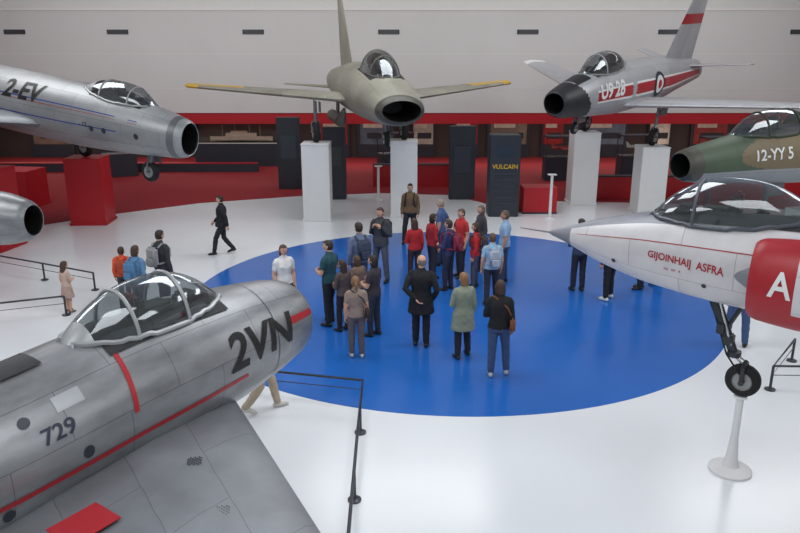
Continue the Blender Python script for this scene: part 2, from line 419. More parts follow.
def gear(name,parent,top,bot,r=.28,w=.16,door=True,fork=True,dm=None):
    top=Vector(top);bot=Vector(bot); a=Acc()
    d=(bot-top); k=top+d*.62
    a.add(*tube([top,k],.055,12),0); a.add(*tube([k,bot+Vector((0,.0,r*.15))],.035,12),1)
    a.add(*tube([k+Vector((0,0,.03)),k],[.07,.07],12),0)
    a.add(*tube([top+d*.1,top+d*.5+Vector((-.0,0,0)),top+Vector((-.5,0,0))*d.length*.7],.022,8),0)
    a.add(*tube([k+Vector((.05,0,.0)),k+Vector((.17,0,-.12*d.length)),bot+Vector((.04,0,r*.6))],.018,8),0)
    for sg in (-1,1): a.add(*tube([bot+Vector((0,0,r*1.1)),bot+Vector((0,sg*(w*.5+.03),r*.9)),bot+Vector((0,sg*(w*.5+.03),0))],.022,8),0)
    a.add(*tube([bot+Vector((0,-w*.5-.05,0)),bot+Vector((0,w*.5+.05,0))],.03,10),0)
    v,f=wheel_geo(r,w); M=Matrix.Translation(bot)@Matrix.Rotation(R(90),4,'X')
    n=28
    a.add(v,f,[2 if 2<=(q//n)<=7 else 3 for q in range(len(f))],M)
    if door: a.add(*boxg(top.x-.1,top.y+.16,top.z-.2,.5,.02,.34,.008),4)
    return a.obj(name,[STEEL,mat('chrome',(190,190,194),.2,.9),RUBBER,mat('hub',(150,150,150),.4,.4),dm or SILVER2],parent)
def aircraft(nose,heading,pitch=0,roll=0,name='jet_fighter_aircraft'):
    M=Matrix.Translation(nose)@Matrix.Rotation(R(heading),4,'Z')@Matrix.Rotation(R(pitch),4,'Y')@Matrix.Rotation(R(roll),4,'X')
    e=bpy.data.objects.new(name,None); e.empty_display_size=.3; link(e); e.matrix_world=M
    return e,M
def pedestal(M,wheel,r,sx=1.0,sy=1.0,m=WHITE,hd=0,name='display_pedestal'):
    p=M@Vector(wheel); h=p.z-r
    a=Acc(); a.add(*boxg(0,0,h/2,sx,sy,h,.015),0); a.add(*boxg(0,0,.04,sx+.06,sy+.06,.08,.01),0); a.add(*boxg(0,0,h-.02,sx+.03,sy+.03,.035,.008),0)
    o=a.obj(name,[m],smooth=False); o.location=(p.x,p.y,0.0); o.rotation_euler=(0,0,R(hd)); return o
def stdtail(F,par,m,fin=(8.2,2.4,2.4,1.1,2.2),tp=(9.2,1.5,2.0,.8,1.1),finm=None,matfn=None,tz=.3):
    x,c,h,ct,sw=fin; z=F.P(x+c*.5,0).z-.12
    wing('tail_fin',par,(-x,0,z),c,.2,(-x-sw,0,z+h),ct,.09,(0,1,0),finm or [m],matfn=matfn)
    x,c,sp,ct,sw=tp; zz=F.at(min(x,F.L))[0]+tz
    for sg in (-1,1): wing('tailplane',par,(-x,sg*.15,zz),c,.14,(-x-sw,sg*sp,zz+.1),ct,.06,(0,0,1),[m])

# ---- A: silver straight-nose jet, foreground left
A,MA=aircraft((-1.36,8.45,2.20),54.6,-1.0)
F=Fus([(0,0,.37,.36,.39),(.12,0,.46,.45,.48),(.5,0,.55,.54,.57),(1.2,.0,.63,.62,.68),(2.2,.0,.69,.65,.76),(4,-.04,.74,.59,.78),(7,.0,.6,.54,.6),(9.2,.05,.42,.44,.42),(10.6,.08,.33,.34,.32)])
F.build('fuselage',A,[SILVER,BLACK],intake=True,darkidx=1)
canopy(F,A,1.08,3.0,.38,.37,frames=(.36,.66),seats=(.56,),peak=.42,fairing=.84)
F.patch('red_side_line',A,1.3,7.5,101,104.5,REDP)
F.patch('red_band',A,2.62,2.67,34,84,REDP,slant=.05)
F.patch('nose_red_stripe',A,.10,.60,66,75,REDP,slant=-.04)
F.patch('dorsal_spine',A,3.2,6.5,-14,14,mat('spine_dark',(44,46,50),.5,.3,var=.1),off=.02)
F.text('code_letters',A,'2VN','R',1.55,92,.54,BLACK,shear=.15,bold=.014)
F.text('serial_number',A,'729','R',3.55,74,.2,NAVY,bold=.003)
for (x,a_) in [(3.62,52),(3.2,94),(4.2,96),(3.9,110)]: F.disc('access_port',A,x,a_,.05,DARK)
F.patch('access_panel',A,3.1,3.35,44,56,mat('panel_light',(160,162,166),.35,.5),off=.004)
F.patch('panel_outline',A,.78,.79,-150,150,DARK,off=.003,na=50)
for sg,nm in ((-1,'wing_right'),(1,'wing_left')):
    wing(nm,A,(-1.35,sg*.45,-.5),3.6,.34,(-4.4,sg*6.2,-.30),1.6,.14,(0,0,1),[GREYW])
def wpatch(par,cx,cy,sx,sy,z,m,nm,rot=0):
    v,f=boxg(0,0,0,sx,sy,.008,0); Mx=Matrix.Translation((-cx,cy,z))@Matrix.Rotation(R(rot),4,'Z')
    return mkobj(nm,[Mx@p for p in v],f,m,parent=par,smooth=False)
wpatch(A,3.62,-1.26,.42,.34,-.31,REDP,'red_wing_marking')
stip=mat('stipple',(80,82,86),.6)
for (cx,cy) in [(2.55,-1.25),(2.9,-2.0)]:
    a=Acc()
    for i in range(6):
        for j in range(6):
            if (i-2.5)**2+(j-2.5)**2<8:
                v,f=lathe([(.008,-.335),(.008,-.325)],8); a.add(v,f,0,Matrix.Translation((-cx+(i-2.5)*.026,cy+(j-2.5)*.026,.012)))
    a.obj('vent_holes',[stip],A)
stdtail(F,A,SILVER2,fin=(8.0,2.2,2.2,1.0,1.6),tp=(8.4,1.4,2.1,.8,.9),tz=.6)
for wx,wy in [(2.1,0),(3.9,-1.5),(3.9,1.5)]:
    gear('landing_gear',A,(-wx,wy,-.45),(-wx,wy,-1.35),.27,.16,door=False)
    pedestal(MA,(-wx,wy,-1.35),.27,.7,.7,WHITE,54.6)

# ---- B: silver jet "2-EV", far left
B,MB=aircraft((-5.2,18.1,3.22),-27,6.3,0)
F=Fus([(0,0,.32,.42,.42),(.15,0,.39,.48,.49),(.8,.03,.54,.57,.60),(2,.06,.68,.70,.74),(4,.06,.80,.84,.84),(6.5,.08,.85,.88,.86),(9.5,.12,.7,.72,.7),(12.5,.2,.45,.47,.45)])
F.build('fuselage',B,[SILVER2,BLACK],intake=True,darkidx=1)
canopy(F,B,1.05,3.6,.44,.34,frames=(.26,.62),seats=(.5,),peak=.36,fairing=.76)
F.patch('blue_line_a',B,1.2,11,66,68,BLUES); F.patch('blue_line_b',B,1.2,11,72,73,REDP); F.patch('blue_line_c',B,1.8,11,96,98,BLUES)
F.patch('nose_band',B,.18,.36,-180,180,mat('nose_dk',(110,112,116),.4,.5),na=40)
F.text('code_letters',B,'2-EV','R',5.85,72,.72,BLACK,shear=.1,bold=.02)
F.text('small_stencil',B,'- 12 -','R',3.0,98,.16,NAVY,bold=.004)
for x in (2.2,2.6,1.2): F.disc('access_port',B,x,100,.07,DARK)
for sg,nm in ((-1,'wing_right'),(1,'wing_left')):
    wing(nm,B,(-4.3,sg*.6,-.25),3.6,.42,(-8.8,sg*5.6,-.15),1.7,.18,(0,0,1),[GREYW])
stdtail(F,B,SILVER2,fin=(9.3,2.7,2.5,1.2,2.3),tp=(10,1.6,2.1,.8,1.3),tz=.7)
gear('nose_gear',B,(-1.25,0,-.45),(-1.32,0,-1.05),.27,.16)
gear('main_gear',B,(-6.2,-1.3,-.3),(-6.2,-1.3,-1.35),.3,.18); gear('main_gear',B,(-6.3,2.2,-.3),(-6.3,2.2,-1.5),.3,.18)
pedestal(MB,(-6.2,-1.3,-1.35),.3,1.1,1.1,RED,-8,'red_display_pedestal'); pedestal(MB,(-6.3,2.2,-1.5),.3,1.1,1.0,RED,3,'red_display_pedestal')
o=boxes('red_display_pedestal',[(0,0,.65,1.5,1.2,1.3,0),(0,0,.03,1.56,1.26,.06,0)],[RED]); o.location=(-13.6,25.6,0.02); o.rotation_euler=(0,0,R(-8))

# ---- G: silver jet nose, lower left
G,MG=aircraft((-7.5,14.5,2.0),-14,0,0)
F=Fus([(0,0,.29,.32,.34),(.12,0,.36,.40,.42),(.7,.02,.50,.52,.58),(2,.04,.60,.60,.68),(4,.08,.68,.7,.7),(6.5,.08,.7,.7,.72),(9.5,.12,.45,.47,.45)])
F.build('fuselage',G,[SILVER,BLACK],intake=True,darkidx=1)
canopy(F,G,2.0,4.2,.4,.42,frames=(.3,),seats=(.5,),fairing=.75)
F.disc('access_port',G,.9,70,.06,DARK)
for sg,nm in ((-1,'wing_right'),(1,'wing_left')):
    wing(nm,G,(-3.2,sg*.45,-.3),2.6,.3,(-6.6,sg*4.6,-.2),1.3,.14,(0,0,1),[GREYW])
stdtail(F,G,SILVER2,fin=(7.2,2.0,2.0,.9,1.7),tp=(7.6,1.2,1.6,.6,1.0),tz=.4)
gear('nose_gear',G,(-2.2,0,-.4),(-2.2,0,-1.1),.24,.14)
pedestal(MG,(-2.2,0,-1.1),.24,.7,.7,WHITE,-20)
for y in (-1.1,1.1):
    gear('main_gear',G,(-5,y,-.3),(-5,y,-1.1),.26,.15); pedestal(MG,(-5,y,-1.1),.26,.7,.7,WHITE,-20)

# ---- C: olive jet head-on, centre
C,MC=aircraft((0.05,19.6,3.78),-77,1,0)
F=Fus([(0,0,.57,.29,.30),(.15,.0,.66,.38,.38),(.8,.06,.78,.52,.52),(2,.16,.92,.70,.70),(3.6,.24,1.0,.84,.82),(6,.24,.96,.86,.82),(9,.2,.72,.7,.66),(11.6,.2,.48,.5,.48)])
F.build('fuselage',C,[OLIVE,BLACK,mat('nose_shroud',(70,68,60),.5,var=.1)],matfn=lambda x,a:2 if x<.25 else 0,intake=True,darkidx=1)
canopy(F,C,1.5,4.4,.52,.52,frames=(.24,.6),seats=(.45,),peak=.34,frame=OLIVE,fairing=.74)
def ytip(t,x,y): return 1 if (t>.62 and .12<x<.9) or t>.9 else 0
for sg,nm in ((-1,'wing_right'),(1,'wing_left')):
    wing(nm,C,(-3.2,sg*.6,.02),3.4,.36,(-7.0,sg*5.8,.28),1.5,.16,(0,0,1),[OLIVE,YEL],matfn=ytip)
stdtail(F,C,OLIVE,fin=(7.9,2.8,2.6,1.2,2.3),tp=(9.5,1.7,2.2,.8,1.4),tz=-.2)
gear('nose_gear',C,(-2.0,0,-.45),(-2.05,0,-1.0),.25,.15,dm=OLIVE)
for y in (-1.8,1.1):
    gear('main_gear',C,(-4.4,y,-.05),(-4.4,y,-1.02),.33,.2,dm=OLIVE)
    pedestal(MC,(-4.4,y,-1.02),.33,.88,.9,WHITE,0)
a=Acc(); a.add(*tube([(-4.2,-.9,-.3),(-5.0,-.9,-.75),(-7,-.9,-.75),(-7.6,-.9,-.7)],[.05,.2,.2,.04],14),0); a.add(*boxg(-5.6,-.9,-.4,.5,.05,.5,.01),0); a.obj('pylon_pod',[OLIVE],C)

# ---- D: red/white sabre, upper right
D,MD=aircraft((4.45,21.4,3.92),-131,2.8,-7)
F=Fus([(0,-.05,.34,.30,.34),(.15,-.05,.42,.38,.42),(.9,.0,.56,.52,.56),(2,.06,.68,.68,.70),(4,.1,.80,.80,.84),(6.2,.12,.78,.78,.80),(8.6,.16,.58,.58,.58),(10.6,.2,.40,.42,.40)])
F.build('fuselage',D,[CGREY,BLACK,mat('nose_black',(34,36,40),.5)],matfn=lambda x,a:2 if (x<1.1-.35*math.cos(a)) else 0,intake=True,darkidx=1,ns=120)
canopy(F,D,1.5,4.1,.46,.46,frames=(.3,),seats=(.5,),peak=.4,fairing=.74)
F.patch('antiglare',D,.8,1.5,-28,28,mat('nose_black',(34,36,40),.5),off=.008)
F.patch('red_flash_l',D,1.5,10.2,-98,-74,REDP); F.patch('white_edge_l',D,1.5,10.2,-74,-69,WHITE); F.patch('white_edge2_l',D,1.5,10.2,-103,-98,WHITE)
F.patch('red_flash_r',D,1.5,10.2,74,98,REDP); F.patch('white_edge_r',D,1.5,10.2,69,74,WHITE)
F.text('code_letters',D,'U9 28','L',1.6,92,.55,WHITE,shear=.1,bold=.02,off=.02)
F.disc('roundel_outer',D,5.6,-86,.42,NAVY,off=.014); F.disc('roundel_mid',D,5.6,-86,.29,WHITE,off=.02); F.disc('roundel_in',D,5.6,-86,.14,REDP,off=.026)
for sg,nm in ((-1,'wing_right'),(1,'wing_left')):
    wing(nm,D,(-3.2,sg*.5,-.35),2.9,.34,(-6.8,sg*5.3,.0),1.4,.14,(0,0,1),[CGREY,WHITE],matfn=lambda t,x,y:1 if t>.93 else 0)
wing('tail_fin',D,(-7.4,0,.5),2.9,.2,(-9.4,0,3.0),1.4,.09,(0,1,0),[CGREY,REDP,WHITE],matfn=lambda t,x,y:1 if (.55<t<.68 or t>.9) else (2 if .68<t<.74 else 0))
for sg in (-1,1): wing('tailplane',D,(-8.9,sg*.15,.45),1.4,.13,(-10.2,sg*2.2,.7),.7,.06,(0,0,1),[CGREY])
for y,sx in ((-1.3,.92),(1.2,.9)):
    gear('main_gear',D,(-4.9,y,-.35),(-4.9,y,-1.45),.3,.18); pedestal(MD,(-4.9,y,-1.45),.3,sx,.9,WHITE,0)
gear('nose_gear',D,(-1.5,0,-.4),(-1.5,0,-.95),.2,.12)

# ---- E: camouflage jet "12-YY", right
E,ME=aircraft((5.8,15.0,3.04),-156.6,0,0)
F=Fus([(0,0,.30,.26,.28),(.12,0,.36,.32,.34),(.8,.03,.46,.43,.44),(1.8,.08,.56,.54,.56),(3.4,.1,.66,.64,.68),(6,.12,.74,.72,.74),(9.5,.14,.62,.6,.6),(12,.18,.45,.46,.45)])
def camo(x,a):
    if abs(a)>1.95: return 3
    w=math.sin(x*1.7+.6)+.7*math.sin(x*.9+a*2.4)+.5*math.sin(a*3.1-x*2.3)
    return 0 if w>-.35 else 2
F.build('fuselage',E,[GREEN,BLACK,BROWN,LGREY,mat('nose_shroud',(70,68,60),.5)],matfn=lambda x,a:4 if x<.3 else camo(x,a),intake=True,darkidx=1,ns=140,na=84)
canopy(F,E,1.3,3.9,.42,.40,frames=(.28,.62),seats=(.48,),peak=.38,frame=GREEN,fairing=.75)
F.text('code_letters',E,'12-YY 5','L',1.5,90,.31,WHITE,bold=.006,off=.015)
for sg,nm in ((-1,'wing_right'),(1,'wing_left')):
    wing(nm,E,(-4.6,sg*.5,-.3),3.6,.34,(-8.6,sg*5.4,-.3),1.5,.14,(0,0,1),[GREEN,BROWN],matfn=lambda t,x,y:1 if math.sin(t*9+x*4)>0 else 0)
stdtail(F,E,GREEN,fin=(8.6,2.8,2.4,1.2,2.2),tp=(10,1.6,2.1,.8,1.3),tz=-.2)
gear('nose_gear',E,(-2.6,0,-.45),(-2.6,0,-1.4),.24,.14)
pedestal(ME,(-2.6,0,-1.4),.24,.8,.8,WHITE,20)
for y in (-1.4,1.4):
    gear('main_gear',E,(-6,y,-.35),(-6,y,-1.4),.3,.18); pedestal(ME,(-6,y,-1.4),.3,.8,.8,WHITE,20)

# ---- F: white delta jet, right foreground
Dl,MF=aircraft((2.15,10.2,2.80),143.7,0,0,'delta_wing_jet_aircraft')
F=Fus([(0,0,.012,.012,.012),(.3,.01,.12,.12,.12),(.85,.02,.30,.31,.33),(1.6,.04,.46,.47,.52),(2.6,.05,.57,.54,.62),(4,.06,.68,.6,.66),(8,.1,.72,.66,.66),(11,.1,.6,.6,.6),(12.4,.1,.5,.5,.5)])
mnose=mat('radome_grey',(128,130,138),.4,.2,var=.1)
F.build('fuselage',Dl,[MWHITE,BLACK,mnose],matfn=lambda x,a:2 if (x<.38 or (abs(a)<.66 and x<1.9)) else 0,darkidx=1,ns=130,na=72)
canopy(F,Dl,1.42,3.5,.38,.44,frames=(.30,.86),seats=(.5,),peak=.45,frame=mat('frame_dk',(84,88,96),.4,.3),fairing=.97)
F.patch('spine',Dl,3.2,8,-16,16,MWHITE,off=.1)
a=Acc(); a.add(*tube([(.45,0,0),(-.05,0,0)],[.008,.014],8),0); a.obj('pitot_tube',[STEEL],Dl)
F.patch('red_pinstripe',Dl,.5,3.0,-71,-69.5,REDP)
F.text('name_lettering',Dl,'GIJOINHAIJ  ASFRA','L',1.58,94,.112,REDP,bold=.002,tilt=-.06)
F.text('stencil',Dl,'xx  xx  x','L',1.8,108,.06,REDP)
F.disc('access_port',Dl,1.1,-118,.03,DARK); F.disc('access_port',Dl,2.3,-120,.03,DARK)
for sg in (-1,1):
    I2=Fus([(0,.0,.28,.44,.46),(.1,.0,.32,.48,.50),(.65,.0,.37,.52,.54),(2.05,.02,.42,.56,.56),(4.05,.0,.3,.5,.5)],yc=sg*.55)
    o=I2.build('air_intake',Dl,[MWHITE,BLACK,REDP],matfn=lambda x,a:2 if x<.50 or (x<1.2 and math.cos(a)<-.55) else 0,intake=True,darkidx=1,exhaust=False,ns=60)
    o.location=(-2.85,0,-.02)
    v,f=lathe([(.01,.38),(.14,0),(.24,-.35),(.26,-.5)],24); M=Matrix.Translation((-2.85,sg*.5,-.02))@Matrix.Rotation(R(90),4,'Y')@Matrix.Scale(1.35,4,(1,0,0))
    mkobj('shock_cone',[M@p for p in v],f,mnose,parent=Dl)
    wing('delta_wing',Dl,(-4.6,sg*.5,-.35),6.6,.34,(-10.8,sg*4.0,-.45),.5,.06,(0,0,1),[MWHITE])
    o=I2.text('intake_letter',Dl,'A','R' if sg<0 else 'L',.22,100,.34,WHITE,bold=.006,off=.01); o.location=(-2.85,0,-.02)
wing('tail_fin',Dl,(-7.4,0,.6),4.2,.22,(-10.8,0,3.1),1.2,.09,(0,1,0),[MWHITE,REDP],matfn=lambda t,x,y:1 if x>.75 else 0)
a=Acc()
top=Vector((-2.3,0.02,-.42)); wc=Vector((-2.83,.12,-1.50)); k=top.lerp(wc,.72)
a.add(*tube([top,top.lerp(wc,.15),k],[.06,.075,.055],14),0); a.add(*tube([k,wc+Vector((0,0,.22))],.035,12),1)
a.add(*tube([k+Vector((0,0,.05)),k-Vector((0,0,.02))],.085,14),0)
a.add(*tube([top+Vector((-.45,0,0)),top.lerp(wc,.45)],.028,8),0); a.add(*tube([top+Vector((-.1,.1,0)),top.lerp(wc,.6)+Vector((-.02,.06,0))],.014,8),1)
a.add(*tube([top.lerp(wc,.3)+Vector((.05,.05,0)),k+Vector((.08,.05,0)),wc+Vector((.03,.1,.1))],.012,8),2)
for sg in (-1,1): a.add(*tube([wc+Vector((0,0,.25)),wc+Vector((0,sg*.11,.20)),wc+Vector((0,sg*.11,0))],.028,10),0)
a.add(*tube([wc+Vector((0,-.14,0)),wc+Vector((0,.14,0))],.035,12),0)
m_=top.lerp(wc,.55); a.add(*boxg(m_.x,m_.y,m_.z,.13,.16,.14,.02),0); a.add(*boxg(m_.x+.1,m_.y+.06,m_.z+.14,.10,.06,.14,.01),0)
v,f=wheel_geo(.215,.15); n=28; a.add(v,f,[2 if 2<=(q//n)<=7 else 3 for q in range(len(f))],Matrix.Translation(wc)@Matrix.Rotation(R(90),4,'X'))
a.obj('nose_gear',[mat('gear_dark',(58,62,66),.45,.5),mat('chrome',(190,190,194),.2,.9),RUBBER,mat('hub',(150,150,150),.4,.4),MWHITE],Dl)
p=MF@wc; h=p.z-.215
v,f=lathe([(.27,0),(.27,.025),(.24,.045),(.11,.075),(.08,.14),(.05,h*.45),(.045,h-.05),(.08,h-.03),(.08,h)],32)
o=mkobj('display_stand',v,f,WHITE); o.location=(p.x,p.y,0)
for y in (-1.5,1.5):
    gear('main_gear',Dl,(-7.6,y,-.4),(-7.6,y,-1.45),.32,.18,dm=MWHITE); pedestal(MF,(-7.6,y,-1.45),.32,.8,.8,WHITE,0)

# ------------------------------------------------------------ rails
def rail(pts,posts,z=.42,second=True):
    a=Acc(); P=[Vector((x,y,z)) for x,y in pts]
    a.add(*tube(P,.02,10),0)
    if second: a.add(*tube([p-Vector((0,0,.16)) for p in P],.008,6),0)
    for (x,y) in posts:
        a.add(*lathe([(.085,0),(.085,.02),(.03,.035),(.022,.06),(.022,z)],14),0,Matrix.Translation((x,y,0)))
    a.obj('barrier_rail',[RAILM])
rail([(-2.9,10.75),(-1.9,10.57),(-.58,10.27),(-.57,8.6),(-.56,7.75),(-.54,6.0),(-.52,4.6)],[(-2.8,10.73),(-.575,9.4),(-.56,7.75),(-.54,6.1)])
rail([(-12.5,18.4),(-9.96,17.4),(-8.6,16.74),(-7.07,15.97)],[(-12,18.2),(-8.6,16.74),(-7.07,15.97)])
rail([(-11,12.7),(-8.1,13.87),(-7.0,14.3)],[(-10.5,12.9),(-7.0,14.3)])
rail([(7.0,11.95),(6.05,10.8),(7.7,10.75),(9.5,10.7)],[(7.0,11.95),(6.05,10.8),(7.7,10.75)])

# ------------------------------------------------------------ people
def cmat(c,kind='cloth'):
    n='%s_%d_%d_%d'%((kind,)+tuple(c))
    if kind=='skin': return mat(n,c,.55,var=.04,vscale=20)
    if kind=='hair': return mat(n,c,.6,var=.25,vscale=30)
    return mat(n,c,.85,var=.16,vscale=9,bump=.15)
ARMS={'hang':((.045,-.02,-.285),(.05,.05,-.53)),
 'behind':((.085,-.13,-.25),(-.11,-.17,-.43)),
 'front':((.06,.03,-.28),(-.09,.23,-.29)),
 'phone':((.05,.05,-.27),(-.07,.25,-.11)),
 'hip':((.21,-.06,-.22),(.02,.07,-.39)),
 'swingf':((.04,.07,-.28),(.03,.24,-.46)),
 'swingb':((.05,-.13,-.25),(.06,-.16,-.50)),
 'strap':((.075,.0,-.28),(-.07,.15,-.09)),
 'pocket':((.11,-.06,-.27),(.03,.04,-.47)),
 'point':((.10,.2,-.13),(.08,.45,-.02))}
def ering(z,rx,ry,cy=0,cx=0,n=20): return [Vector((cx+rx*math.cos(2*math.pi*i/n),cy+ry*math.sin(2*math.pi*i/n),z)) for i in range(n)]
def rloft(rings):
    n=len(rings[0]); v=[p for r in rings for p in r]
    f=[[k*n+i,k*n+(i+1)%n,(k+1)*n+(i+1)%n,(k+1)*n+i] for k in range(len(rings)-1) for i in range(n)]
    f.append(list(range(n))[::-1]); f.append([(len(rings)-1)*n+i for i in range(n)]); return v,f
def hand(acc,w,d,inward,mi):
    d=d.normalized(); nrm=(inward-d*inward.dot(d)).normalized(); side=d.cross(nrm)
    M=Matrix((( side.x,nrm.x,d.x,w.x),(side.y,nrm.y,d.y,w.y),(side.z,nrm.z,d.z,w.z),(0,0,0,1)))
    acc.add(*ell((0,0,.045),(.040,.017,.055),12,8),mi,M)
    for i,(x,l) in enumerate([(-.030,.070),(-.010,.080),(.011,.075),(.031,.060)]):
        p0=Vector((x*.8,0,.07)); p1=p0+Vector((x*.15,.006,l*.42)); p2=p1+Vector((0,.018,l*.30)); p3=p2+Vector((0,.022,l*.18))
        acc.add(*tube([p0,p1,p2,p3],[.0095,.009,.008,.006],6),mi,M)
    sg=1 if side.y>0 else -1
    acc.add(*tube([Vector((sg*.025,.004,.02)),Vector((sg*.048,.014,.045)),Vector((sg*.052,.024,.075))],[.012,.0105,.008],6),mi,M)
def head(acc,c,K,yaw,hair,skin_i=0,hair_i=4,eye_i=5,lip_i=6,pitch=0):
    M=Matrix.Translation(c)@Matrix.Rotation(R(yaw),4,'Z')@Matrix.Rotation(R(pitch),4,'X')@Matrix.Scale(K,4)
    v,f=ell((0,0,0),(1,1,1),24,18); o=[]
    def sup(p):
        e=2.5 if p.z>0 else 2.15
        r=(abs(p.x)**e+abs(p.y)**e+abs(p.z)**e)**(-1/e)
        return p*r
    S=[sup(p) for p in v]
    for p in S:
        x,y,z=p; q=Vector((x*.073,y*.091,z*.115))
        if z<0:
            q.x*=1-.30*(-z)**1.4
            if y<0: q.y*=1-.42*(-z)
            else: q.y*=1-.10*(-z)
        if y>.55: q.y-=.004*(1 if abs(z)<.35 else 0)
        o.append(q)
    acc.add(o,f,skin_i,M)
    acc.add([Vector((0,.086,.028)),Vector((-.017,.083,-.022)),Vector((.017,.083,-.022)),Vector((0,.114,-.018)),Vector((0,.085,-.032))],[[0,1,3],[0,3,2],[1,4,3],[3,4,2],[0,2,4,1]],skin_i,M)
    for s in (-1,1):
        acc.add(*ell((s*.076,-.005,-.004),(.012,.02,.032),8,6),skin_i,M)
        acc.add(*ell((s*.029,.081,.006),(.013,.009,.008),8,6),7,M)
        acc.add(*ell((s*.029,.0885,.006),(.006,.004,.006),8,6),eye_i,M)
        acc.add(*ell((s*.029,.087,.026),(.018,.006,.004),8,6),hair_i,M)
    acc.add(*ell((0,.083,-.052),(.024,.008,.008),10,6),lip_i,M)
    keep=[];vv=[]
    for p in S:
        x,y,z=p
        s=1.10 if hair!='bald' else 1.05
        q=Vector((x*.073*s,y*.091*s-.004,z*.115*(1.07 if hair!='bald' else 1.03)))
        if z<0: q.x*=1-.22*(-z)**1.4
        if hair in('long','bob','pony') and z<0.2: q.x*=1.06
        vv.append(q)
    for fc in f:
        cx=sum(v[i].x for i in fc)/len(fc);cy=sum(v[i].y for i in fc)/len(fc);cz=sum(v[i].z for i in fc)/len(fc)
        if hair=='bald': ok= cy<-.1 and -.45<cz<.35
        elif hair=='cap': ok= cz>.28
        else: ok=(cz>.55) or (cy<.25 and cz>.1) or (cy<-.05 and cz>-.55) or (hair in('long','bob','pony') and cy<.3 and cz>-.6)
        if ok: keep.append(fc)
    acc.add(vv,keep,hair_i,M)
    if hair=='long': acc.add(*rloft([ering(.02,.085,.06,-.05),ering(-.08,.088,.055,-.06),ering(-.17,.085,.045,-.075),ering(-.25,.06,.03,-.085)]),hair_i,M)
    if hair=='bob': acc.add(*rloft([ering(.02,.084,.068,-.035),ering(-.07,.088,.066,-.04),ering(-.115,.076,.053,-.045)]),hair_i,M)
    if hair=='pony': acc.add(*tube([(0,-.09,.03),(0,-.14,.01),(0,-.15,-.08),(0,-.13,-.17)],[.02,.03,.028,.008],8),hair_i,M)
    if hair=='cap': acc.add(*rloft([ering(.034,.08,.06,.09),ering(.042,.06,.05,.1)]),hair_i,M)
